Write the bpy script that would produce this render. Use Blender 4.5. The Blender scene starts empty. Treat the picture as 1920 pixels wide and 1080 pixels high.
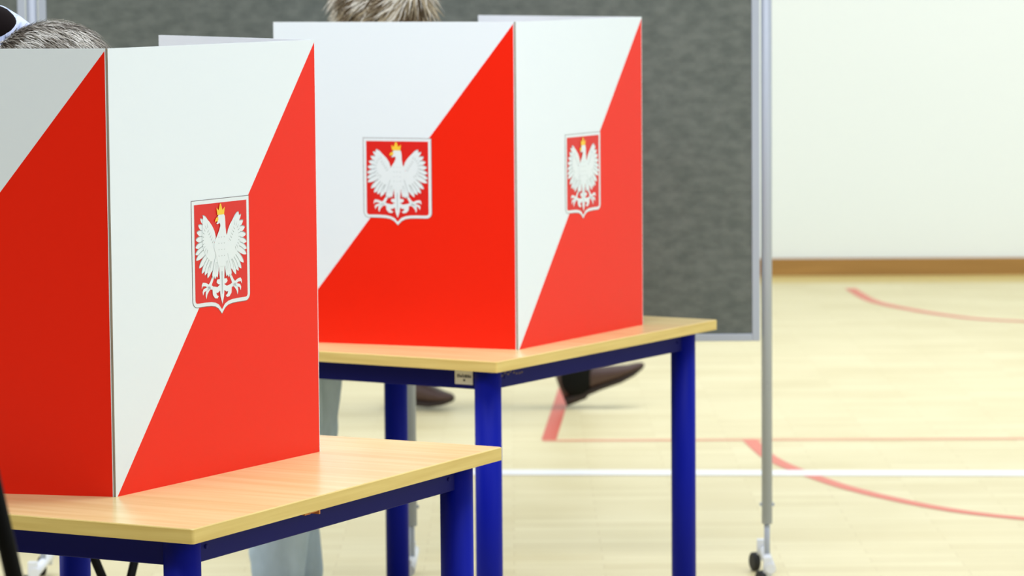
import bpy, bmesh, math, random
from mathutils import Vector, Matrix
random.seed(7)
R = math.radians
scene = bpy.context.scene
col = scene.collection

# ------------------------------------------------------------------ camera
FPX, PITCH, ROLL, CAMZ = 6588.03, 0.09339, -0.00816, 1.6184
cam_data = bpy.data.cameras.new('camera')
cam_data.sensor_width = 36
cam_data.lens = FPX / 1920 * 36
cam_data.clip_start = 0.1
cam_data.clip_end = 200
cam_data.dof.use_dof = True
cam_data.dof.focus_distance = 5.75
cam_data.dof.aperture_fstop = 8.5
cam = bpy.data.objects.new('camera', cam_data)
col.objects.link(cam)
_up = Vector((0, math.sin(PITCH), math.cos(PITCH)))
_fw = Vector((0, math.cos(PITCH), -math.sin(PITCH)))
_rt = Vector((1, 0, 0)) * math.cos(ROLL) + _up * math.sin(ROLL)
_uu = Vector((-1, 0, 0)) * math.sin(ROLL) + _up * math.cos(ROLL)
m = Matrix.Identity(4)
for i in range(3):
    m[i][0] = _rt[i]; m[i][1] = _uu[i]; m[i][2] = -_fw[i]
m[2][3] = CAMZ
cam.matrix_world = m
scene.camera = cam

# ------------------------------------------------------------------ light
scene.view_settings.view_transform = 'Standard'
scene.view_settings.look = 'None'
scene.view_settings.gamma = 1
scene.view_settings.use_curve_mapping = False
scene.view_settings.exposure = 0.0

world = bpy.data.worlds.new('world')
scene.world = world
world.use_nodes = True
wn = world.node_tree
bgn = wn.nodes['Background']
bgn.inputs[0].default_value = (0.88, 0.95, 1.06, 1)
bgn.inputs[1].default_value = 0.58

def area(name, loc, target, sx, sy, power, color=(1, 1, 1)):
    l = bpy.data.lights.new(name, 'AREA')
    l.shape = 'RECTANGLE'; l.size = sx; l.size_y = sy; l.energy = power; l.color = color
    o = bpy.data.objects.new(name, l); col.objects.link(o)
    o.location = loc
    d = Vector(target) - Vector(loc)
    o.rotation_euler = d.to_track_quat('-Z', 'Y').to_euler()
    return o
# daylight from the tall windows on the right, camera side
area('side_light', (6, 2.5, 3), (0, 7, 1), 5, 3, 135, (0.94, 0.98, 1.08))
# ceiling lamp rows: between the two tables, before the near table, over the rear of the hall
area('ceiling_lamp', (.3, 6.4, 4.2), (.3, 7.2, 0), 3.5, .8, 112, (.97, .99, 1.06))
area('ceiling_lamp', (-1, 3.0, 4.5), (-.5, 5, 0), 3.5, .8, 62, (.97, .99, 1.06))
area('ceiling_lamp', (2, 13, 5), (2, 14.5, 0), 5, 2, 205, (.98, 1.0, 1.06))
area('ceiling_lamp', (-1, 9.5, 4.5), (-.5, 9, 0), 4, 1, 45, (.97, .99, 1.06))
# fill light added on the left to brighten the screens' inner faces
area('side_light', (-6.5, 8.5, 2.6), (0, 6.8, 1.2), 5, 2.5, 190, (0.93, 0.98, 1.08))

# ------------------------------------------------------------------ materials
def lin(c):
    return tuple(((v/255)/12.92 if v/255 <= 0.04045 else ((v/255+0.055)/1.055)**2.4) for v in c)

def mat(name, rgb, rough=0.5, metal=0.0, noise=None, spec=0.5, bump=None, coat=0):
    """noise=(scale xyz, rgb2, detail, lo, hi)   bump=(scale, strength)"""
    m = bpy.data.materials.new(name); m.use_nodes = True
    nt = m.node_tree; b = nt.nodes['Principled BSDF']
    b.inputs['Base Color'].default_value = (*lin(rgb), 1)
    b.inputs['Roughness'].default_value = rough
    b.inputs['Metallic'].default_value = metal
    b.inputs['Specular IOR Level'].default_value = spec
    b.inputs['Coat Weight'].default_value = coat
    tc = nt.nodes.new('ShaderNodeTexCoord')
    if noise:
        mp = nt.nodes.new('ShaderNodeMapping'); mp.inputs['Scale'].default_value = noise[0]
        n = nt.nodes.new('ShaderNodeTexNoise'); n.inputs['Scale'].default_value = 1; n.inputs['Detail'].default_value = noise[2]
        r = nt.nodes.new('ShaderNodeValToRGB')
        r.color_ramp.elements[0].position = noise[3]; r.color_ramp.elements[1].position = noise[4]
        r.color_ramp.elements[0].color = (*lin(noise[1]), 1); r.color_ramp.elements[1].color = (*lin(rgb), 1)
        nt.links.new(tc.outputs['Object'], mp.inputs[0]); nt.links.new(mp.outputs[0], n.inputs['Vector'])
        nt.links.new(n.outputs['Fac'], r.inputs[0]); nt.links.new(r.outputs[0], b.inputs['Base Color'])
    if bump:
        n2 = nt.nodes.new('ShaderNodeTexNoise'); n2.inputs['Scale'].default_value = bump[0]; n2.inputs['Detail'].default_value = 3
        bp = nt.nodes.new('ShaderNodeBump'); bp.inputs['Strength'].default_value = bump[1]; bp.inputs['Distance'].default_value = 0.002
        nt.links.new(tc.outputs['Object'], n2.inputs['Vector']); nt.links.new(n2.outputs['Fac'], bp.inputs['Height'])
        nt.links.new(bp.outputs[0], b.inputs['Normal'])
    return m

M = {}
M['wall'] = mat('painted_wall', (242, 249, 246), 0.85, noise=((0.5, 0.5, 0.5), (239, 247, 244), 2, .35, .65))
M['grey_wall'] = mat('unseen_wall_grey', (96, 98, 100), 0.9)  # invented grey for unseen walls, keeps light off camera-facing sides
M['baseboard'] = mat('varnished_wood_skirting', (176, 132, 66), 0.5, noise=((1.5, 8, 30), (158, 116, 54), 4, .3, .7))
M['floor_border'] = mat('floor_border_wood', (222, 200, 128), 0.4)
M['redline'] = mat('red_floor_paint', (218, 92, 72), 0.4)
M['palered'] = mat('worn_red_floor_paint', (230, 120, 98), 0.4)
M['wornred'] = mat('faded_red_floor_paint', (234, 160, 122), 0.4)
M['whiteline'] = mat('white_floor_paint', (250, 250, 246), 0.4)
M['white'] = mat('white_print', (236, 246, 253), 0.33, spec=.45)
M['red'] = mat('red_print', (244, 32, 2), 0.36, spec=.32)
M['inner'] = mat('white_board_back', (242, 246, 252), 0.6)
M['kraft'] = mat('raw_board_edge', (160, 148, 132), 0.8)
M['emred'] = mat('emblem_red', (226, 30, 24), 0.35)
M['emwhite'] = mat('emblem_white', (233, 243, 248), 0.4)
M['emgrey'] = mat('emblem_feather_grey', (164, 178, 182), 0.4)
M['emline'] = mat('emblem_outline_grey', (120, 112, 112), 0.4)
M['gold'] = mat('emblem_gold', (252, 208, 60), 0.4)
M['beech'] = mat('beech_laminate', (236, 217, 156), 0.26, noise=((42, 2.2, 5), (227, 203, 140), 5, .38, .62), spec=.5)
M['edge'] = mat('beech_edge_band', (228, 203, 124), 0.4, noise=((4, 4, 90), (216, 188, 108), 3, .35, .65))
M['blue'] = mat('blue_powder_coat', (3, 20, 152), 0.5, spec=.12)
M['rail'] = mat('dark_blue_powder_coat', (8, 12, 96), 0.55, spec=.12)  # same blue as the legs, darkened for the shade under the tabletop
M['steel'] = mat('aluminium', (178, 186, 198), 0.5, 0.08)
M['whiteplastic'] = mat('white_plastic', (232, 236, 240), 0.4)
M['felt'] = mat('grey_felt', (113, 118, 112), 0.95, noise=((26, 26, 42), (94, 100, 95), 5, .3, .7), spec=.1, bump=(200, .4))
M['black'] = mat('black_metal', (8, 8, 9), 0.65, spec=.12)
M['blackrubber'] = mat('black_rubber', (26, 26, 26), 0.6)
M['copper'] = mat('copper_clip', (200, 130, 70), 0.4, 0.6)
M['paper'] = mat('sticker_paper', (214, 214, 206), 0.6)
M['ink'] = mat('sticker_ink', (60, 60, 70), 0.6)
M['smudge'] = mat('smudge', (84, 70, 70), 0.7)
M['skin'] = mat('skin', (214, 164, 140), 0.55)
M['eye'] = mat('eye_white', (236, 232, 226), 0.3)

def floor_mat():
    m = bpy.data.materials.new('sports_floor'); m.use_nodes = True
    nt = m.node_tree; b = nt.nodes['Principled BSDF']
    b.inputs['Roughness'].default_value = 0.42; b.inputs['Specular IOR Level'].default_value = .35
    tc = nt.nodes.new('ShaderNodeTexCoord')
    br = nt.nodes.new('ShaderNodeTexBrick')
    br.inputs['Color1'].default_value = (*lin((237, 226, 180)), 1)
    br.inputs['Color2'].default_value = (*lin((229, 216, 168)), 1)
    br.inputs['Mortar'].default_value = (*lin((214, 198, 150)), 1)
    br.inputs['Scale'].default_value = 1; br.inputs['Mortar Size'].default_value = .0012
    br.inputs['Brick Width'].default_value = .48; br.inputs['Row Height'].default_value = .07
    n = nt.nodes.new('ShaderNodeTexNoise'); n.inputs['Scale'].default_value = 2.5; n.inputs['Detail'].default_value = 4
    mx = nt.nodes.new('ShaderNodeMix'); mx.data_type = 'RGBA'; mx.blend_type = 'MULTIPLY'
    r = nt.nodes.new('ShaderNodeValToRGB'); r.color_ramp.elements[0].position = .3; r.color_ramp.elements[1].position = .6
    r.color_ramp.elements[0].color = (.93, .92, .88, 1); r.color_ramp.elements[1].color = (1, 1, 1, 1)
    nt.links.new(tc.outputs['Object'], br.inputs['Vector']); nt.links.new(tc.outputs['Object'], n.inputs['Vector'])
    nt.links.new(n.outputs['Fac'], r.inputs[0]); mx.inputs[0].default_value = 1
    nt.links.new(br.outputs['Color'], mx.inputs[6]); nt.links.new(r.outputs[0], mx.inputs[7])
    nt.links.new(mx.outputs[2], b.inputs['Base Color'])
    return m
M['floor'] = floor_mat()

# ------------------------------------------------------------------ mesh helpers
def link(name, me, parent=None):
    o = bpy.data.objects.new(name, me); col.objects.link(o)
    if parent: o.parent = parent
    return o

def tag(o, label=None, cat=None, group=None, kind=None):
    if label: o['label'] = label
    if cat: o['category'] = cat
    if group: o['group'] = group
    if kind: o['kind'] = kind
    return o

def empty(name, loc=(0, 0, 0), rz=0):
    o = bpy.data.objects.new(name, None); col.objects.link(o)
    o.location = loc; o.rotation_euler = (0, 0, rz); o.empty_display_size = .1
    return o

class MB:
    def __init__(s): s.v = []; s.f = []; s.m = []; s.sm = []
    def face(s, pts, mi=0, smooth=False):
        b = len(s.v); s.v += [tuple(p) for p in pts]; s.f.append(tuple(range(b, b+len(pts)))); s.m.append(mi); s.sm.append(smooth)
    def box(s, lo, hi, mi=0, M4=None):
        x0, y0, z0 = lo; x1, y1, z1 = hi
        P = [Vector(p) for p in [(x0,y0,z0),(x1,y0,z0),(x1,y1,z0),(x0,y1,z0),(x0,y0,z1),(x1,y0,z1),(x1,y1,z1),(x0,y1,z1)]]
        if M4: P = [M4 @ p for p in P]
        b = len(s.v); s.v += [tuple(p) for p in P]
        for f in [(0,3,2,1),(4,5,6,7),(0,1,5,4),(1,2,6,5),(2,3,7,6),(3,0,4,7)]:
            s.f.append(tuple(b+i for i in f)); s.m.append(mi); s.sm.append(False)
    def rings(s, rings, mi=0, smooth=True, cap=True):
        n = len(rings[0]); b = len(s.v)
        for r in rings: s.v += [tuple(p) for p in r]
        for k in range(len(rings)-1):
            for i in range(n):
                j = (i+1) % n
                s.f.append((b+k*n+i, b+k*n+j, b+(k+1)*n+j, b+(k+1)*n+i)); s.m.append(mi); s.sm.append(smooth)
        if cap:
            s.f.append(tuple(b+i for i in reversed(range(n)))); s.m.append(mi); s.sm.append(False)
            s.f.append(tuple(b+(len(rings)-1)*n+i for i in range(n))); s.m.append(mi); s.sm.append(False)
    def tube(s, pts, rad, n=16, mi=0, cap=True):
        pts = [Vector(p) for p in pts]
        if not isinstance(rad, (list, tuple)): rad = [rad]*len(pts)
        rs = []; u = None
        for i, p in enumerate(pts):
            d = (pts[min(i+1, len(pts)-1)] - pts[max(i-1, 0)]).normalized()
            if u is None: u = d.orthogonal().normalized()
            u = (u - d*u.dot(d)).normalized(); w = d.cross(u)
            rs.append([p + (u*math.cos(2*math.pi*k/n) + w*math.sin(2*math.pi*k/n))*rad[i] for k in range(n)])
        s.rings(rs, mi, True, cap)
    def ell(s, c, ax, rot=None, n=16, mi=0):
        c = Vector(c); rs = []
        for i in range(1, n):
            t = math.pi*i/n
            ring = []
            for k in range(2*n):
                a = math.pi*k/n
                p = Vector((math.sin(t)*math.cos(a)*ax[0], math.sin(t)*math.sin(a)*ax[1], -math.cos(t)*ax[2]))
                ring.append(c + (rot @ p if rot else p))
            rs.append(ring)
        s.rings(rs, mi)
    def capsule(s, a, b, ra, rb, n=14):
        a = Vector(a); b = Vector(b); d = b-a; L = d.length; d.normalize()
        pts = []; rad = []
        for i in range(1, 7):
            t = math.pi/2*i/6.0
            pts.append(a - d*ra*math.cos(t)); rad.append(ra*math.sin(t))
        for i in range(0, 6):
            t = math.pi/2*i/6.0
            pts.append(b + d*rb*math.sin(t)); rad.append(rb*math.cos(t))
        s.tube(pts, rad, n)
    def build(s, name, mats, parent=None, bevel=0, merge=False):
        me = bpy.data.meshes.new(name); me.from_pydata(s.v, [], s.f); me.update()
        if not isinstance(mats, (list, tuple)): mats = [mats]
        for x in mats: me.materials.append(x)
        for p, mi, sm in zip(me.polygons, s.m, s.sm): p.material_index = mi; p.use_smooth = sm
        o = link(name, me, parent)
        if bevel:
            md = o.modifiers.new('bevel', 'BEVEL'); md.width = bevel; md.segments = 2; md.limit_method = 'ANGLE'
        return o

# ------------------------------------------------------------------ the hall
s = MB(); s.face([(-7, -2, 0), (7, -2, 0), (7, 18.2, 0), (-7, 18.2, 0)])
tag(s.build('floor', M['floor']), kind='structure')
SL = -0.042
def wy(x): return 17.83 + SL*(x-1.357)
s = MB()
s.face([(-7, wy(-7), 0), (7, wy(7), 0), (7, wy(7), 6), (-7, wy(-7), 6)])
s.face([(-7, wy(-7)+.2, 0), (7, wy(7)+.2, 0), (7, wy(7)+.2, 6), (-7, wy(-7)+.2, 6)])
s.face([(-7, wy(-7), 6), (7, wy(7), 6), (7, wy(7)+.2, 6), (-7, wy(-7)+.2, 6)])
tag(s.build('wall_back', M['wall']), kind='structure')
s = MB(); s.box((-7.2, -2, 0), (-7, 18.4, 6)); tag(s.build('wall_left', M['grey_wall']), kind='structure')
s = MB(); s.box((-7.2, -2.2, 0), (7.2, -2, 6)); tag(s.build('wall_front_unseen', M['grey_wall']), kind='structure')  # unseen wall, added to keep the camera side dark
s = MB(); s.box((7, -2, 0), (7.2, 18.0, 6)); tag(s.build('wall_right', M['wall']), kind='structure')
s = MB()
M4 = Matrix.Translation((1.357, wy(1.357), 0)) @ Matrix.Rotation(math.atan(SL), 4, 'Z')
s.box((-8, -.02, 0), (5.6, -.001, .088), M4=M4)
tag(s.build('baseboard_back', M['baseboard']), kind='structure')
s = MB()
s.box((-8, -.42, .0002), (5.6, -.02, .0012), M4=M4)
tag(s.build('trim_1', M['floor_border']), kind='structure')

def strip(name, pts, w, mt, z, label):
    s = MB(); P = [Vector((x, y, 0)) for x, y in pts]
    L, Rr = [], []
    for i, p in enumerate(P):
        d = (P[min(i+1, len(P)-1)]-P[max(i-1, 0)]).normalized(); n = Vector((-d.y, d.x, 0))
        L.append(p+n*w/2); Rr.append(p-n*w/2)
    for i in range(len(P)-1):
        s.face([(Rr[i].x, Rr[i].y, z), (Rr[i+1].x, Rr[i+1].y, z), (L[i+1].x, L[i+1].y, z), (L[i].x, L[i].y, z)])
    o = s.build(name, mt); tag(o, label, kind='structure'); return o
def smooth(pts, n=6):
    out = []
    for i in range(len(pts)-1):
        p0 = pts[max(i-1, 0)]; p1 = pts[i]; p2 = pts[i+1]; p3 = pts[min(i+2, len(pts)-1)]
        for k in range(n):
            t = k/n
            out.append(tuple(.5*((2*p1[j]) + (-p0[j]+p2[j])*t + (2*p0[j]-5*p1[j]+4*p2[j]-p3[j])*t*t + (-p0[j]+3*p1[j]-3*p2[j]+p3[j])*t**3) for j in range(len(p1))))
    out.append(pts[-1]); return out
strip('trim_2', [(-4, 11.27), (-.03, 11.015), (1.6, 10.905), (5, 10.68)], .115, M['whiteline'], .0016, 'white court line')
strip('trim_3', [(.10, 11.745), (1.7, 11.70), (5, 11.6)], .042, M['wornred'], .0010, 'thin red court line')
strip('trim_4', [(.120, 11.76), (.21, 13.41), (.30, 15.1)], .05, M['redline'], .0013, 'red court line')
strip('trim_5', smooth([(.795, 11.74), (.815, 11.46), (.84, 11.254), (.904, 10.989), (1.035, 10.601), (1.249, 10.225), (1.47, 10.016), (1.8, 9.82), (2.3, 9.66), (3, 9.6)]), .050, M['palered'], .0013, 'curved red court line')
strip('trim_6', smooth([(1.655, 17.1), (1.663, 16.913), (1.704, 16.431), (1.853, 15.992), (2.051, 15.641), (2.267, 15.484), (2.7, 15.25), (3.3, 15.1)]), .055, M['palered'], .0013, 'curved red court line near the wall')

# ------------------------------------------------------------------ school tables
TL, TD, TH, TT, INS, LR = 1.008, 0.951, 0.75, 0.0234, 0.061, 0.0295
def rrect(x0, y0, x1, y1, r, z, n=4):
    pts = []
    for cx, cy, a0 in ((x1-r, y0+r, -90), (x1-r, y1-r, 0), (x0+r, y1-r, 90), (x0+r, y0+r, 180)):
        for k in range(n+1):
            a = R(a0+90*k/n); pts.append((cx+r*math.cos(a), cy+r*math.sin(a), z))
    return pts
def make_table(loc, rz, label):
    t = empty('school_table', (loc[0], loc[1], 0), rz)
    tag(t, label, 'table', 'beech topped school tables with blue legs')
    s = MB(); s.rings([rrect(.002, .002, TL-.002, TD-.002, .004, TH-TT), rrect(.002, .002, TL-.002, TD-.002, .004, TH-.0006), rrect(.003, .003, TL-.003, TD-.003, .004, TH)], 0, False)
    s.build('tabletop', M['beech'], t)
    s = MB()
    o0 = rrect(0, 0, TL, TD, .005, TH-TT-.0002); o1 = rrect(0, 0, TL, TD, .005, TH-.0015); o2 = rrect(.0015, .0015, TL-.0015, TD-.0015, .005, TH-.0001); i2 = rrect(.0028, .0028, TL-.0028, TD-.0028, .004, TH-.0001)
    i0 = rrect(.0028, .0028, TL-.0028, TD-.0028, .004, TH-TT-.0002)
    s.rings([i0, o0, o1, o2, i2], 0, False, False)
    s.build('edge_band', M['edge'], t)
    zr1 = TH-TT-.0005; zr0 = zr1-.046; rw = .0115
    for a, b in (((INS, INS), (TL-INS, INS)), ((TL-INS, INS), (TL-INS, TD-INS)), ((TL-INS, TD-INS), (INS, TD-INS)), ((INS, TD-INS), (INS, INS))):
        s = MB()
        if a[1] == b[1]:
            x0, x1 = sorted((a[0], b[0])); s.box((x0+LR*.9, a[1]-rw, zr0), (x1-LR*.9, a[1]+rw, zr1))
        else:
            y0, y1 = sorted((a[1], b[1])); s.box((a[0]-rw, y0+LR*.9, zr0), (a[0]+rw, y1-LR*.9, zr1))
        s.build('rail', M['rail'], t, bevel=.002)
    for x in (INS, TL-INS):
        for y in (INS, TD-INS):
            s = MB(); s.tube([(x, y, .02), (x, y, zr1)], LR, 40); leg = s.build('leg', M['blue'], t)
            s = MB(); s.tube([(x, y, 0), (x, y, .014), (x, y, .02)], [LR+.003, LR+.003, LR-.002], 32); s.build('foot_cap', M['blackrubber'], leg)
            s = MB(); dx = 1 if x < .5 else -1
            s.ell((x+dx*.05, y-.0125 if y < .5 else y+.0125, zr1-.023), (.004, .002, .004), n=8); s.build('screw', M['rail'], leg)
    return t
T1A, T2A = 1.08164, 1.0191
t1 = make_table((-.49301, 5.33896), T1A, 'beech school table with blue round legs in the foreground, carrying the nearer voting screen')
t2 = make_table((-.03444, 7.5545), T2A, 'beech school table with blue legs further back, with a small white sticker on its rail')
# small copper clip under the near table's edge
s = MB(); zc = TH-TT
s.box((.356, .006, zc-.0035), (.384, .03, zc-.0004)); s.box((.380, .004, zc-.008), (.384, .03, zc-.0004)); s.box((.362, .02, zc-.009), (.380, .026, zc-.002))
tag(s.build('clip', M['copper'], t1), 'small copper clip')
# sticker on the far table's rail (rail x = INS, outside face at INS-.0115)
s = MB(); xs = INS-.0115-.0006
y0, y1, z1 = .0925, .139, TH-TT-.006; z0 = z1-.031
s.face([(xs, y1, z0), (xs, y0, z0), (xs, y0, z1), (xs, y1, z1)], 0)
random.seed(3)
yy = y1-.006
while yy > y0+.006:                       # illegible printed line and a mark below it
    w = random.uniform(.002, .005); h = random.uniform(.005, .009)
    s.face([(xs-.0002, yy, z1-.016), (xs-.0002, yy-w, z1-.016), (xs-.0002, yy-w, z1-.016+h), (xs-.0002, yy, z1-.016+h)], 1); yy -= w+.0012
s.face([(xs-.0002, .117, z1-.024), (xs-.0002, .112, z1-.024), (xs-.0002, .112, z1-.019), (xs-.0002, .117, z1-.019)], 1)
tag(s.build('sticker', [M['paper'], M['ink']], t2), 'small white inventory sticker')
s = MB(); ys = INS-.0115-.0004
for k in range(9):
    x = .085+k*.012+random.uniform(-.003, .003); z = TH-TT-.012-random.uniform(0, .008)
    s.face([(x, ys, z-.004), (x+.008, ys, z-.004), (x+.008, ys, z), (x, ys, z)])
tag(s.build('rub_mark', M['smudge'], t2), 'brown rub marks on the blue rail')

# ------------------------------------------------------------------ emblem
SX, SY = .083/360, .195/915
def feather(root, tip, w, bend=0.0):
    r = Vector((root[0], root[1], 0)); t = Vector((tip[0], tip[1], 0)); d = t-r; n = Vector((-d.y, d.x, 0)).normalized()
    prof = [(0, .35), (.2, .62), (.45, .9), (.68, 1), (.83, .82), (.93, .45), (1, 0)]
    a = [r+d*u+n*(w/2*v+bend*math.sin(u*math.pi)) for u, v in prof]
    b = [r+d*u+n*(-w/2*v+bend*math.sin(u*math.pi)) for u, v in reversed(prof[:-1])]
    return [(p.x, p.y) for p in a+b]
WING_TIPS = [(224, 243), (256, 268), (282, 318), (303, 372), (316, 430), (322, 490), (324, 545), (318, 590), (282, 655), (250, 700), (214, 716), (180, 742), (146, 705)]
WING_ROOTS = [(120, 350), (128, 365), (134, 385), (136, 405), (134, 425), (128, 445), (118, 462), (106, 478), (94, 492), (84, 505), (72, 515), (62, 522), (52, 528)]
WING_BODY = [(224, 243), (188, 262), (150, 292), (112, 332), (84, 375), (70, 420), (76, 452), (92, 462), (60, 500), (30, 530), (40, 580), (90, 612), (140, 610), (190, 570), (226, 510), (240, 440), (238, 360), (232, 300)]
BODY = [(-28, 245), (0, 236), (32, 240), (46, 262), (50, 300), (52, 350), (60, 400), (84, 450), (96, 500), (74, 560), (60, 600), (48, 660), (-44, 660), (-58, 600), (-74, 560), (-98, 500), (-86, 455), (-60, 420), (-30, 375), (-12, 335), (-20, 312), (-46, 322), (-62, 318), (-44, 300), (-52, 282), (-46, 262)]
TAIL = [(-36, 600), (36, 600), (34, 700), (28, 760), (62, 762), (70, 784), (48, 800), (26, 804), (60, 822), (104, 812), (122, 836), (118, 880), (92, 908), (60, 912), (44, 896), (66, 886), (74, 866), (54, 868), (28, 852), (22, 900), (0, 962), (-22, 900), (-28, 852), (-54, 868), (-74, 866), (-66, 886), (-44, 896), (-60, 912), (-92, 908), (-118, 880), (-122, 836), (-104, 812), (-60, 822), (-26, 804), (-48, 800), (-70, 784), (-62, 762), (-28, 760), (-34, 700)]
THIGH = [(14, 560), (70, 556), (98, 640), (122, 720), (110, 748), (96, 732), (84, 754), (68, 732), (54, 745), (36, 660)]
SHANK = [(84, 720), (108, 716), (150, 778), (176, 800), (160, 822), (132, 806)]
TOES = [[(150, 800), (200, 776), (238, 770), (252, 788), (254, 822), (240, 800), (206, 802), (164, 822)],
        [(150, 806), (190, 812), (232, 824), (244, 846), (238, 874), (222, 846), (186, 838), (150, 828)],
        [(146, 808), (174, 820), (204, 850), (206, 880), (196, 905), (186, 872), (166, 848), (140, 826)],
        [(150, 806), (150, 832), (116, 838), (98, 856), (84, 836), (106, 814), (132, 800)]]
CROWN = [(-50, 248), (-58, 190), (-34, 212), (-14, 160), (-2, 160), (16, 212), (44, 188), (36, 248)]
BEAK = [(-38, 262), (-64, 270), (-78, 290), (-74, 306), (-60, 296), (-46, 302), (-36, 284)]
def shield_outline(inset):
    i = inset
    half = [(0, 1038-i*1.12), (18-i*.1, 1018-i), (44-i*.2, 992-i), (80, 974-i), (130, 965-i), (200, 962-i), (300-i*.5, 962-i)]
    cx, cy, r = 360-56, 962-56, 56-i
    cr = [(cx+r*math.cos(a), cy+r*math.sin(a)) for a in [R(75), R(60), R(45), R(30), R(15), 0]]
    right = half+cr+[(360-i, 500), (360-i, 122+i)]
    return right + [(-x, y) for x, y in reversed(right[1:])]
def emblem(panel, P):
    """P(x, y, h): emblem units -> point on the panel, h = height above its face"""
    def flat(name, polys, mats, label=None):
        s = MB()
        for poly, h, mi in polys:
            s.face([P(x, y, h) for x, y in reversed(poly)], mi)
        o = s.build(name, mats, panel)
        if label: tag(o, label)
        return o
    flat('shield_border', [(shield_outline(-5), .0003, 1), (shield_outline(0), .0005, 0)], [M['emwhite'], M['emline']], 'white border with thin grey outline')
    flat('shield_field', [(shield_outline(30), .0007, 0)], [M['emred']], 'red shield')
    polys = []
    h = .0009
    for sg in (1, -1):
        mir = lambda pl: [(sg*x, y) for x, y in pl]
        order = list(range(len(WING_TIPS)))
        for q, k in enumerate(order):
            f = feather(WING_ROOTS[k], WING_TIPS[k], 44 if k > 1 else 36)
            g = [(x+3, y-7) for x, y in f]
            polys.append((mir(g), h+.00002*(2*q), 1)); polys.append((mir(f), h+.00002*(2*q+1), 0))
        polys.append((mir(WING_BODY), h+.0006, 0))
        # short covert feathers drawn as fine grey marks
        for k in range(10):
            a = R(-75+k*16); c = (150+70*math.cos(a)*1.0, 430+92*math.sin(a))
            e = (150+104*math.cos(a), 430+136*math.sin(a))
            d = Vector((e[0]-c[0], e[1]-c[1], 0)).normalized(); n = (-d.y*3, d.x*3)
            polys.append((mir([(c[0]-n[0], c[1]-n[1]), (e[0], e[1]), (c[0]+n[0], c[1]+n[1])]), h+.0007, 1))
        for k in range(5):
            x0, y0 = 92+k*14, 440-k*22
            polys.append((mir([(x0, y0), (x0+26, y0+22), (x0+22, y0+28)]), h+.0007, 1))
        polys.append((mir(SHANK), h+.0003, 0))
        for t in TOES: polys.append((mir(t), h+.00035, 0))
        polys.append((mir([(x+5, y+2) for x, y in THIGH]), h+.0007, 1)); polys.append((mir(THIGH), h+.0008, 0))
        for k in range(3):
            polys.append((mir([(36+k*16, 620), (40+k*16, 620), (62+k*18, 712)]), h+.0009, 1))
    polys.append((TAIL, h+.0007, 0)); polys.append((BODY, h+.0010, 0))
    for y in (420, 470, 520, 570):
        for x in (-34, 0, 34):
            polys.append(([(x-9, y), (x, y+12), (x+9, y), (x, y+7)], h+.0011, 1))
    polys.append(([(-3, 700), (3, 700), (2, 880), (-2, 880)], h+.0011, 1))
    flat('eagle', polys, [M['emwhite'], M['emgrey']], 'white eagle with spread wings')
    flat('crown', [(CROWN, h+.0012, 0)], [M['gold']], 'gold crown')
    flat('beak', [(BEAK, h+.0012, 0)], [M['gold']], 'gold beak')

# ------------------------------------------------------------------ voting screens
BH, BT = .7299, .004
def make_booth(A, ang, lang, rang, W, Wc, label):
    b = empty('voting_screen', (A[0], A[1], TH), 0)
    tag(b, label, 'voting booth', 'folding white and red voting screens on the tables')
    dv = lambda a: Vector((math.cos(a), math.sin(a), 0))
    Z = Vector((0, 0, 1))
    a0 = Vector((0, 0, 0)); b0 = a0+dv(ang)*Wc
    lf = a0+dv(ang+lang)*W; rf = b0+dv(ang+rang)*W
    nc = Vector((dv(ang).y, -dv(ang).x, 0))
    for k, (P0, P1) in enumerate(((lf, a0-nc*(BT+.0006)), (a0, b0), (b0-nc*(BT+.0006), rf))):
        e = (P1-P0); w = e.length; e.normalize(); n = Vector((e.y, -e.x, 0))
        def P(u, v, h=0): return P0+e*u+Z*v+n*h
        s = MB()
        # front: white upper half, red lower half split along the diagonal
        a, c = .0045, BH-.004
        s.face([P(0, 0), P(a, 0), P(w-.0015, c), P(w, BH), P(0, BH)], 0)
        s.face([P(a, 0), P(w-.0015, 0), P(w-.0015, c)], 1)
        s.face([P(w-.0015, 0), P(w, 0), P(w, BH), P(w-.0015, c)], 0)
        s.face([P(w, 0, -BT), P(0, 0, -BT), P(0, BH, -BT), P(w, BH, -BT)], 2)
        s.face([P(0, 0, -BT), P(0, 0), P(0, BH), P(0, BH, -BT)], 3)
        s.face([P(w, 0), P(w, 0, -BT), P(w, BH, -BT), P(w, BH)], 3 if k == 0 else 0)
        s.face([P(0, BH), P(w, BH), P(w, BH, -BT), P(0, BH, -BT)], 0)
        s.face([P(0, 0), P(0, 0, -BT), P(w, 0, -BT), P(w, 0)], 3)
        pn = s.build('panel', [M['white'], M['red'], M['inner'], M['kraft']], b)
        emblem(pn, lambda x, y, h: P(.3045+x*SX, .4685-(y-122)*SY, h))
    return b
make_booth((-.64849, 5.67244), 1.03436, 1.86486, 1.1054, .5945, .5973, 'white and red folding screen with eagle emblem, cropped left, on the nearer table')
make_booth((.01284, 7.79069), 1.0486, 1.70849, 1.23012, .5945, .5973, 'white and red folding screen showing two eagle emblems, on the further table')

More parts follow.
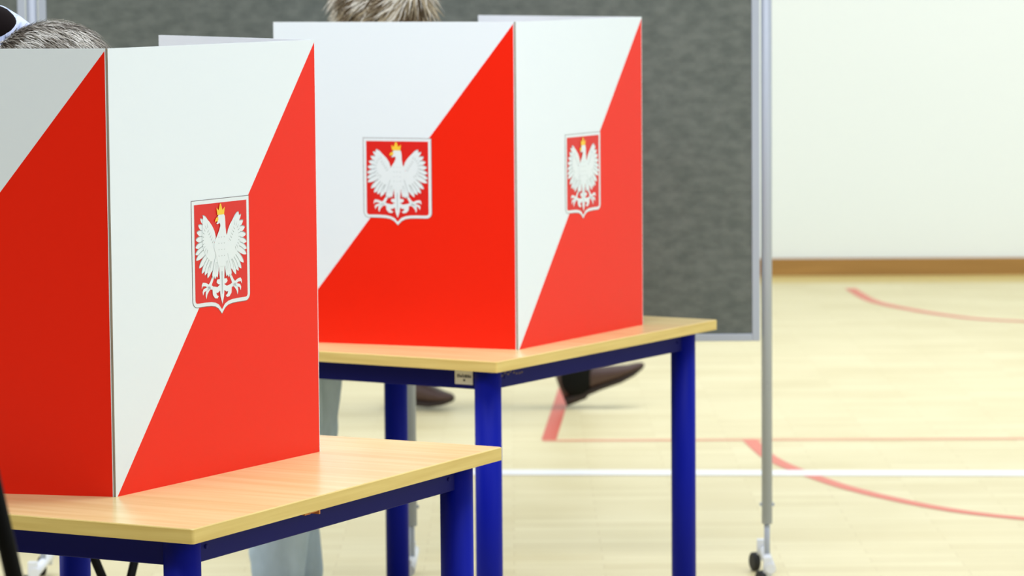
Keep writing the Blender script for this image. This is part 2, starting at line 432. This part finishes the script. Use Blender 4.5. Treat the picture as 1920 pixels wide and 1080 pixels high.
# ------------------------------------------------------------------ pinboards on wheeled frames
def wheel(s, c, r, w, axis):
    c = Vector(c); ax = Vector(axis).normalized()
    s.tube([c-ax*w/2, c-ax*w*.35, c+ax*w*.35, c+ax*w/2], [r*.8, r, r, r*.8], 24)
def make_board(xl, xr, yl, yr, label, zb=.629, zt=1.92, feet=(True, True), twist=0):
    root = empty('display_board', ((xl+xr)/2, (yl+yr)/2, 0), math.atan2(yr-yl, xr-xl))
    tag(root, label, 'display board', 'grey felt display boards on wheeled stands')
    W = math.hypot(xr-xl, yr-yl); h = W/2
    g = .0185
    s = MB(); s.box((-h+g+.018, -.010, zb+.018), (h-g-.018, .010, zt-.018)); s.build('felt_panel', M['felt'], root)
    s = MB()
    for lo, hi in (((-h+g, -.014, zb), (-h+g+.02, .014, zt)), ((h-g-.02, -.014, zb), (h-g, .014, zt)), ((-h+g+.02, -.014, zb), (h-g-.02, .014, zb+.019)), ((-h+g+.02, -.014, zt-.019), (h-g-.02, .014, zt))):
        s.box(lo, hi)
    s.build('panel_frame', M['steel'], root, bevel=.002)
    for sg, on in ((-1, feet[0]), (1, feet[1])):
        if not on: continue
        x = sg*h
        s = MB(); s.tube([(x, 0, .15), (x, 0, zt+.06)], .0138, 20); s.tube([(x, 0, .055), (x, 0, .16)], .0075, 14)
        s.box((x-.019, -.004, .196), (x+.019, .004, .204)); s.box((x-min(0, sg)*0-.012 if sg > 0 else x, -.006, 1.2), (x if sg > 0 else x+.012, .006, 1.22))
        p = s.build('post', M['steel'], root)
        s = MB(); s.tube([(x, -.16, .058), (x, .16, .058)], .013, 14)
        f = s.build('foot_bar', M['whiteplastic'], p)
        for yy in (-.14, .14):
            xo = x-.014
            s = MB(); s.box((xo-.004, yy-.012, .03), (xo+.018, yy+.012, .085)); s.build('caster_fork', M['whiteplastic'], p)
            s = MB(); wheel(s, (xo-.010, yy, .0255), .025, .018, (1, .35, 0)); s.build('caster_wheel', M['blackrubber'], p)
    return root
YB = 9.05
PR, PM, PL = (.6589, YB), (-.266, YB+.01), (-1.230, YB+.02)
make_board(PM[0]+.0005, PR[0], PM[1], PR[1], 'grey felt display board behind the further table, its silver post standing before the pale wall', feet=(False, True))
make_board(PL[0], PM[0], PL[1], PM[1], 'grey felt display board behind the nearer voting screen, left of the blond head')
make_board(-2.15, PL[0]+.001, YB-.14, YB+.02, 'grey felt display board at the far left edge, mostly out of the picture', feet=(True, False))

# ------------------------------------------------------------------ black folding chair under / behind the near table
def make_chair(loc, rz):
    r = empty('folding_chair', (loc[0], loc[1], 0), rz)
    tag(r, 'black folding chair, only its crossed legs seen beneath the nearer table', 'chair')
    for y in (-.2, .2):
        s = MB(); s.tube([(-.20, y, 0), (-.155, y, .12), (.06, y, .44), (.24, y, .83)], .0095, 12); s.build('frame_tube', M['black'], r)
        s = MB(); yy = y*.88; s.tube([(.20, yy, 0), (.02, yy, .20), (-.17, yy, .435)], .0095, 12); s.build('leg', M['black'], r)
    s = MB(); s.tube([(-.20, -.2, .03), (-.20, .2, .03)], .007, 10); s.build('cross_bar', M['black'], r)
    s = MB(); s.tube([(.19, -.176, .03), (.19, .176, .03)], .007, 10); s.build('cross_bar', M['black'], r)
    s = MB(); rs = []
    s.rings([rrect(-.2, -.185, .18, .185, .05, .437), rrect(-.2, -.185, .18, .185, .05, .447), rrect(-.19, -.175, .17, .175, .05, .455)], 0, False); s.build('seat', M['blackrubber'], r)
    s = MB()
    for k in range(9):
        y = -.2+.05*k; bow = .03*(1-(y/.2)**2)
        rs.append([(.165+bow, y, .66), (.175+bow, y, .66), (.252+bow, y, .83), (.242+bow, y, .83)])
    s.rings(rs, 0, False); s.build('backrest', M['blackrubber'], r)
make_chair((-.991, 7.35), R(72))

# ------------------------------------------------------------------ black tripod in front of the camera's left edge
def make_tripod():
    ax, ay, az = -.615, 3.62, 1.36
    r = empty('tripod', (ax, ay, 0)); tag(r, 'black tripod in the near left corner, only part of one leg seen', 'tripod')
    s = MB(); s.tube([(0, 0, az-.10), (0, 0, az+.02)], .03, 20); s.build('hub', M['black'], r)
    s = MB(); s.tube([(0, 0, az-.45), (0, 0, az+.10)], .013, 16); s.tube([(0, 0, az+.1), (0, 0, az+.13)], .03, 20); s.build('centre_column', M['black'], r)
    for k, (fx, fy) in enumerate(((.290, .02), (-.36, .22), (-.12, -.36))):
        top = Vector((fx*.08, fy*.08, az-.04)); bot = Vector((fx, fy, .01)); d = bot-top
        s = MB(); s.tube([top, top+d*.42], .0098, 14); s.tube([top+d*.40, top+d*.72], .0085, 14); s.tube([top+d*.70, bot], .0068, 12)
        side = Vector((.011, 0, .002)) if fx > 0 else Vector((0, .01, 0))
        lg = s.build('leg', M['black'], r)
        s = MB(); s.tube([top+d*.325+side, top+d*.365+side], .008, 8); s.build('leg_lock', M['blackrubber'], lg)
        s = MB(); s.ell(tuple(bot+Vector((0, 0, .006))), (.015, .015, .014), n=8); s.build('rubber_foot', M['blackrubber'], lg)
make_tripod()

# ------------------------------------------------------------------ people
def remeshed(s, name, mt, parent, voxel=.008, it=6, rough=False):
    o = s.build(name, mt, parent)
    md = o.modifiers.new('remesh', 'REMESH'); md.mode = 'VOXEL'; md.voxel_size = voxel; md.use_smooth_shade = True
    sm = o.modifiers.new('smooth', 'SMOOTH'); sm.iterations = it; sm.factor = .5
    return o

def shoe(parent, heel, yaw, pitch, mt, smt, L=.29, hs=1.0):
    """heel = world point under the heel; toe points along yaw"""
    T = Matrix.Translation(heel) @ Matrix.Rotation(yaw, 4, 'Z') @ Matrix.Rotation(-pitch, 4, 'Y')
    def sec(x, w, z0, z1, n=14, sq=.7):
        pts = []
        for k in range(n):
            a = 2*math.pi*k/n; c, q = math.cos(a), math.sin(a)
            yy = w*math.copysign(abs(c)**sq, c); zz = ((z0+z1)/2+(z1-z0)/2*math.copysign(abs(q)**sq, q))*hs
            pts.append(T @ Vector((x*L, yy, zz)))
        return pts
    s = MB()
    s.rings([sec(0.0, .018, .03, .085), sec(.02, .030, .022, .098), (sec(.12, .034, .022, .104)), sec(.26, .034, .022, .100), sec(.38, .036, .022, .082), sec(.52, .041, .020, .068), sec(.68, .046, .018, .056), sec(.82, .043, .020, .046), sec(.92, .033, .024, .042), sec(.98, .018, .028, .038), sec(1.0, .006, .030, .035)])
    up = s.build('shoe', mt, parent)
    s = MB()
    s.rings([sec(.0, .018, 0, .03, sq=.5), sec(.03, .032, 0, .024, sq=.5), sec(.24, .033, 0, .024, sq=.5), sec(.27, .03, .006, .024, sq=.5), sec(.42, .034, .008, .024, sq=.5), sec(.68, .048, .007, .022, sq=.5), sec(.85, .043, .012, .024, sq=.5), sec(.96, .024, .020, .030, sq=.5), sec(1.0, .008, .026, .032, sq=.5)])
    s.build('sole', smt, up)

def hand(s, wrist, fwd, side, curl=.5):
    """palm, four fingers and a thumb added to the body's mesh builder"""
    w = Vector(wrist); f = Vector(fwd).normalized(); sd = Vector(side); sd = (sd-f*sd.dot(f)).normalized(); dn = f.cross(sd)
    if dn.z > 0: dn = -dn
    for k in range(4):
        o = (k-1.5)*.019
        s.capsule(w+sd*o*.6, w+f*.085+sd*o, .014, .011)
    for k, L in enumerate((.068, .078, .073, .056)):
        p = w+f*.088+sd*(k-1.5)*.021
        for j in range(3):
            a = curl*(j+.5)
            q = p+(f*math.cos(a)+dn*math.sin(a))*L*(.45, .32, .25)[j]
            s.capsule(p, q, .0092-.0006*j, .0086-.0006*j, 10); p = q
    p = w+f*.02-sd*.03
    q = p+(f*.7-sd*.7)*.045; s.capsule(p, q, .013, .011, 10)
    s.capsule(q, q+(f*.95-sd*.2)*.03, .0105, .009, 10)

def make_person(J, label, skin, top_c, tr_c, hem=.075, knee=.082, top_name='shirt', hair_fn=None, cuff=0, head_ax=(.098, .076, .112)):
    V = {k: Vector(v) for k, v in J.items() if isinstance(v, (tuple, list))}
    r = empty('person', (V['pelvis'].x, V['pelvis'].y, 0)); tag(r, label, 'person')
    off = Vector(r.location)
    L = {k: v-off for k, v in V.items()}
    fd = Vector(J['face']).normalized()            # direction the face looks
    cu = Vector(J['crown']).normalized()           # direction of the crown
    cu = (cu-fd*cu.dot(fd)).normalized(); lf = cu.cross(fd)
    rot = Matrix((fd, lf, cu)).transposed()        # columns: forward, left, up
    hc = L['head']
    s = MB()
    s.ell(hc, head_ax, rot)
    s.capsule(hc+fd*.045-cu*.06, hc+fd*.065-cu*.085, .045, .028)                      # jaw and chin
    s.capsule(hc+fd*.095+cu*.005, hc+fd*.112-cu*.03, .009, .014)                      # nose
    s.capsule(hc+fd*.088+lf*.03+cu*.022, hc+fd*.088-lf*.03+cu*.022, .012, .012)       # brow
    s.capsule(hc+fd*.090+lf*.018-cu*.058, hc+fd*.090-lf*.018-cu*.058, .008, .008)     # mouth
    for sg in (1, -1):
        s.ell(hc+lf*sg*.076-fd*.005-cu*.025, (.018, .007, .028), rot, n=8)
    s.capsule(L['neck'], hc-cu*.05-fd*.02, .056, .05)
    s.capsule(L['neck'], L['chest'], .07, .11)
    s.capsule(L['pelvis'], L['chest'], .12, .13)
    for sd in ('l', 'r'):
        s.capsule(L['chest']*.4+L['sh_'+sd]*.6, L['sh_'+sd], .06, .05)
        s.capsule(L['sh_'+sd], L['el_'+sd], .048, .038); s.capsule(L['el_'+sd], L['wr_'+sd], .038, .026)
        fw = L['wr_'+sd]-L['el_'+sd]
        hand(s, L['wr_'+sd]+fw.normalized()*.01, fw+Vector((0, 0, -.02)), lf*(-1 if sd == 'l' else 1), .45)
        s.capsule(L['hip_'+sd], L['kn_'+sd], .078, .052); s.capsule(L['kn_'+sd], L['an_'+sd], .052, .036)
        tv = Vector(J['toe_'+sd]).normalized(); s.capsule(L['an_'+sd]-Vector((0, 0, .035)), L['an_'+sd]+tv*.08-Vector((0, 0, .078)), .026, .016)
    remeshed(s, 'body', skin, r)
    for sg in (1, -1):
        e = MB(); e.ell(hc+fd*.084+lf*sg*.031+cu*.004, (.012, .012, .012), n=8); e.build('eye', M['eye'], r)
    # clothing
    s = MB()
    s.capsule(L['pelvis']+Vector((0, 0, -.03)), L['chest'], .148, .155); s.capsule(L['chest'], L['neck']*.75+L['chest']*.25, .15, .085)
    for sd in ('l', 'r'):
        s.capsule(L['chest']*.5+L['sh_'+sd]*.5, L['sh_'+sd], .10, .075)
        s.capsule(L['sh_'+sd], L['el_'+sd], .07, .056); s.capsule(L['el_'+sd], L['wr_'+sd], .056, .040)
    if 'lapel' in L: s.capsule(L['chest'], L['lapel'], .12, .058)
    remeshed(s, top_name, top_c, r, .010)
    s = MB()
    s.capsule(L['hip_l'], L['hip_r'], .115, .115)
    rnd = random.Random(5)
    for sd in ('l', 'r'):
        s.capsule(L['hip_'+sd], L['kn_'+sd], .105, knee)
        a, b = L['kn_'+sd], L['an_'+sd]
        s.capsule(a, b.lerp(a, .1), knee, hem)
        if cuff: s.capsule(b+Vector((0, 0, .1)), Vector((b.x, b.y, cuff)), hem, hem*1.06)
        for k in range(5):                                                            # creases
            t = .1+.2*k; c = a.lerp(b, t); dd = Vector((rnd.uniform(-1, 1), rnd.uniform(-1, 1), 0)).normalized()
            s.capsule(c+dd*.02+Vector((0, 0, .05)), c+dd*.03-Vector((0, 0, .05)), knee*.82, knee*.80)
    remeshed(s, 'trousers', tr_c, r, .010, 4)
    if hair_fn: hair_fn(r, hc, fd, lf, cu)
    return r, off, (hc, fd, lf, cu)

def strands(s, hc, fd, lf, cu, ax, n, length, rng, flow, lift=.4, width=.0022, up_only=-.35, mats=3, back=.6, fringe=.45):
    """thin tapered locks rooted on the scalp ellipsoid"""
    for _ in range(n):
        while True:
            v = Vector((rng.gauss(0, 1), rng.gauss(0, 1), rng.gauss(0, 1))).normalized()
            if v.z > up_only and not (v.x > .55 and v.z < fringe) and (v.z > 0 or v.x < back): break
        loc = Vector((v.x*ax[0], v.y*ax[1], v.z*ax[2]))
        p = hc+fd*loc.x+lf*loc.y+cu*loc.z
        nrm = (fd*v.x/ax[0]+lf*v.y/ax[1]+cu*v.z/ax[2]).normalized()
        fl = flow(v, rng); fl = fd*fl.x+lf*fl.y+cu*fl.z; fl = (fl-nrm*fl.dot(nrm))
        fl = fl.normalized() if fl.length > 1e-4 else fd.copy()
        L = length*rng.uniform(.6, 1.25); d = (fl+nrm*lift*rng.uniform(.4, 1.6)).normalized()
        sd = d.cross(nrm).normalized()*width*rng.uniform(.6, 1.4)
        tone = math.sin(v.x*9+v.y*4)+math.sin(v.y*11-v.z*5)+math.sin(v.z*8+v.x*5+1)
        mi = min(mats-1, max(0, int(1.5+tone*.55+rng.uniform(-1.1, 1.1))))
        prev = p-nrm*.004; w0 = sd
        for k in range(3):
            q = prev+d*L/3; d = (d*.8+fl*.2-nrm*.15+Vector((0, 0, -.06))).normalized(); w1 = sd*(.85, .55, .08)[k]
            s.face([prev-w0, prev+w0, q+w1, q-w1], mi, False); prev, w0 = q, w1

def hair_mats(name, cols): return [mat(name+'_'+n, c, .55, spec=.35) for n, c in zip(('light', 'mid', 'dark'), cols)]
HG = hair_mats('grey_hair', ((206, 203, 192), (156, 150, 136), (94, 84, 70)))
HB = hair_mats('blond_hair', ((232, 226, 210), (180, 164, 132), (98, 80, 54)))

def hair_grey(r, hc, fd, lf, cu):
    rng = random.Random(11); s = MB()
    rot = Matrix((fd, lf, cu)).transposed()
    c = hc+cu*.004-fd*.010
    s.ell(c, (.104, .086, .124), rot, n=24, mi=2)
    s.ell(c-cu*.085-fd*.038, (.078, .072, .090), rot, n=16, mi=2)
    fl = lambda v, g: Vector((.55, g.uniform(-.3, .3), .45))
    strands(s, c, fd, lf, cu, (.106, .087, .126), 9000, .034, rng, fl, .28, .0009, back=.5)
    s.ell(c-cu*.145-fd*.056, (.066, .060, .075), rot, n=16, mi=2)
    strands(s, c-cu*.145-fd*.056, fd, lf, cu, (.068, .061, .077), 1800, .03, rng, fl, .2, .0009, up_only=-.9, back=.3)
    strands(s, c-cu*.085-fd*.038, fd, lf, cu, (.080, .073, .092), 2600, .034, rng, fl, .2, .0009, up_only=-.9, back=.3)
    s.build('hair', HG, r)
def hair_blond(r, hc, fd, lf, cu):
    rng = random.Random(12); s = MB()
    rot = Matrix((fd, lf, cu)).transposed()
    s.ell(hc+cu*.010-fd*.012, (.106, .089, .112), rot, n=20, mi=2)
    strands(s, hc+cu*.010-fd*.012, fd, lf, cu, (.109, .092, .115), 5000, .07, rng, lambda v, g: Vector((-.3+g.uniform(-.5, .5), v.y+g.uniform(-.5, .5), -.8)), .6, .0018, back=.5, fringe=-.15)
    s.build('hair', HB, r)
def hair_dark(r, hc, fd, lf, cu):
    rng = random.Random(13); s = MB()
    rot = Matrix((fd, lf, cu)).transposed()
    s.ell(hc+cu*.010-fd*.014, (.104, .086, .112), rot, n=16, mi=2)
    strands(s, hc+cu*.010-fd*.014, fd, lf, cu, (.106, .088, .113), 900, .05, rng, lambda v, g: Vector((-.3, v.y, -.6)), .3, .003, back=.5)
    s.build('hair', hair_mats('brown_hair', ((92, 70, 54), (66, 50, 38), (44, 34, 28))), r)

M['jacket'] = mat('dark_jacket', (18, 11, 11), .9, spec=.1)
M['shirt_blue'] = mat('pale_blue_shirt', (196, 205, 228), .8, noise=((160, 20, 20), (160, 174, 208), 2, .4, .6))
M['jeans'] = mat('grey_blue_denim', (186, 206, 222), .9, noise=((14, 14, 8), (160, 180, 194), 4, .3, .7))
M['dark_trousers'] = mat('dark_trousers', (22, 23, 20), .9, spec=.1)
M['navy_trousers'] = mat('navy_trousers', (40, 42, 52), .9)
M['green_top'] = mat('grey_green_top', (110, 118, 104), .9)
M['grey_top'] = mat('grey_coat', (86, 88, 92), .9)
M['brown_shoe'] = mat('brown_leather', (74, 52, 44), .5)
M['brown_sole'] = mat('brown_sole', (46, 34, 24), .7)

# first voter, bowed over the near table
r1, off, hd = make_person(dict(
    pelvis=(-1.52, 6.42, .95), chest=(-1.12, 6.17, 1.33), neck=(-.955, 6.06, 1.435), head=(-.790, 5.99, 1.400), face=(.30, -.16, -.94), crown=(.92, -.30, .25),
    sh_l=(-.99, 6.31, 1.33), sh_r=(-1.10, 5.99, 1.33), el_l=(-.86, 6.22, 1.06), el_r=(-.99, 5.98, 1.05), wr_l=(-.70, 6.10, .83), wr_r=(-.78, 5.98, .83),
    hip_l=(-1.47, 6.50, .92), hip_r=(-1.55, 6.34, .92), kn_l=(-1.45, 6.56, .50), kn_r=(-1.52, 6.33, .50), an_l=(-1.50, 6.60, .10), an_r=(-1.58, 6.36, .10),
    toe_l=(.86, -.5, 0), toe_r=(.86, -.5, 0), lapel=(-.893, 6.03, 1.494)),
    'person with short grey hair and pale collar, head bowed behind the nearer voting screen', M['skin'], M['jacket'], M['navy_trousers'], top_name='jacket', hair_fn=hair_grey)
for k in ('l', 'r'):
    a = Vector((-1.50, 6.60, 0)) if k == 'l' else Vector((-1.58, 6.36, 0))
    shoe(r1, a-off*1-Vector((.05, -.03, 0)), R(-30), 0, M['blackrubber'], M['black'])
# shirt collar: band round the far and upper side of the neck, standing off it
s = MB(); cc = Vector((-.865, 6.05, 1.432))-off; axd = Vector((.80, -.28, -.40)).normalized(); u = Vector((0, 0, 1)); u = (u-axd*u.dot(axd)).normalized(); w = axd.cross(u)
rs = []
for t, rad in ((-.060, .098), (-.03, .096), (.006, .090), (.008, .086), (-.03, .091), (-.060, .093)):
    rs.append([cc+axd*t+(u*math.cos(2*math.pi*k/40)+w*math.sin(2*math.pi*k/40))*rad for k in range(40)])
s.rings(rs+[rs[0]], 0, True, False)
tag(s.build('shirt_collar', M['shirt_blue'], r1), 'pale blue shirt collar')

# second voter at the far table
r2, off, hd = make_person(dict(
    pelvis=(-.555, 8.82, .93), chest=(-.45, 8.62, 1.26), neck=(-.37, 8.50, 1.40), head=(-.297, 8.42, 1.502), face=(.72, -.50, -.48), crown=(.35, -.30, .87),
    sh_l=(-.33, 8.76, 1.28), sh_r=(-.51, 8.48, 1.28), el_l=(-.23, 8.68, 1.00), el_r=(-.37, 8.38, 1.00), wr_l=(-.06, 8.50, .83), wr_r=(-.14, 8.35, .83),
    hip_l=(-.505, 8.88, .90), hip_r=(-.595, 8.75, .90), kn_l=(-.512, 8.88, .52), kn_r=(-.552, 8.75, .48), an_l=(-.582, 8.86, .07), an_r=(-.592, 8.70, .07),
    toe_l=(.3, -.95, 0), toe_r=(.3, -.95, 0)),
    'person with tousled blond grey hair and grey blue trousers standing at the further table', M['skin'], M['green_top'], M['jeans'], hem=.066, knee=.076, hair_fn=hair_blond, cuff=.10)
for a in (Vector((-.582, 8.86, 0)), Vector((-.588, 8.70, 0))):
    shoe(r2, a-off-Vector((.013, -.05, 0)), R(-75), 0, M['blackrubber'], M['black'], L=.26, hs=.72)

# walker behind the boards
PH, PYW = -.02, 12.6
r3, off, hd = make_person(dict(
    pelvis=(PH, PYW, .93), chest=(PH+.02, PYW, 1.30), neck=(PH+.03, PYW, 1.47), head=(PH+.05, PYW, 1.62), face=(1, 0, -.05), crown=(0, 0, 1),
    sh_l=(PH, PYW+.19, 1.38), sh_r=(PH+.04, PYW-.19, 1.38), el_l=(PH-.16, PYW+.24, 1.14), el_r=(PH+.10, PYW-.24, 1.10), wr_l=(PH-.10, PYW+.24, .90), wr_r=(PH+.28, PYW-.22, .92),
    hip_l=(PH, PYW+.085, .90), hip_r=(PH, PYW-.085, .90), kn_l=(PH+.20, PYW+.07, .52), kn_r=(PH-.10, PYW-.04, .50), an_l=(.228, PYW+.02, .150), an_r=(-.40, PYW+.04, .13),
    toe_l=(.9, 0, .75), toe_r=(1, 0, 0)),
    'person walking past behind the display boards, only the brown pointed shoes and dark hems seen', M['skin'], M['grey_top'], M['dark_trousers'], hem=.060, knee=.07, top_name='coat', hair_fn=hair_dark, cuff=.10)
shoe(r3, Vector((.195, PYW+.02, .006))-off, 0, R(21), M['brown_shoe'], M['brown_sole'], L=.315, hs=1.3)
shoe(r3, Vector((-.455, PYW+.06, .0))-off, R(-22), 0, M['brown_shoe'], M['brown_sole'], L=.262, hs=1.5)
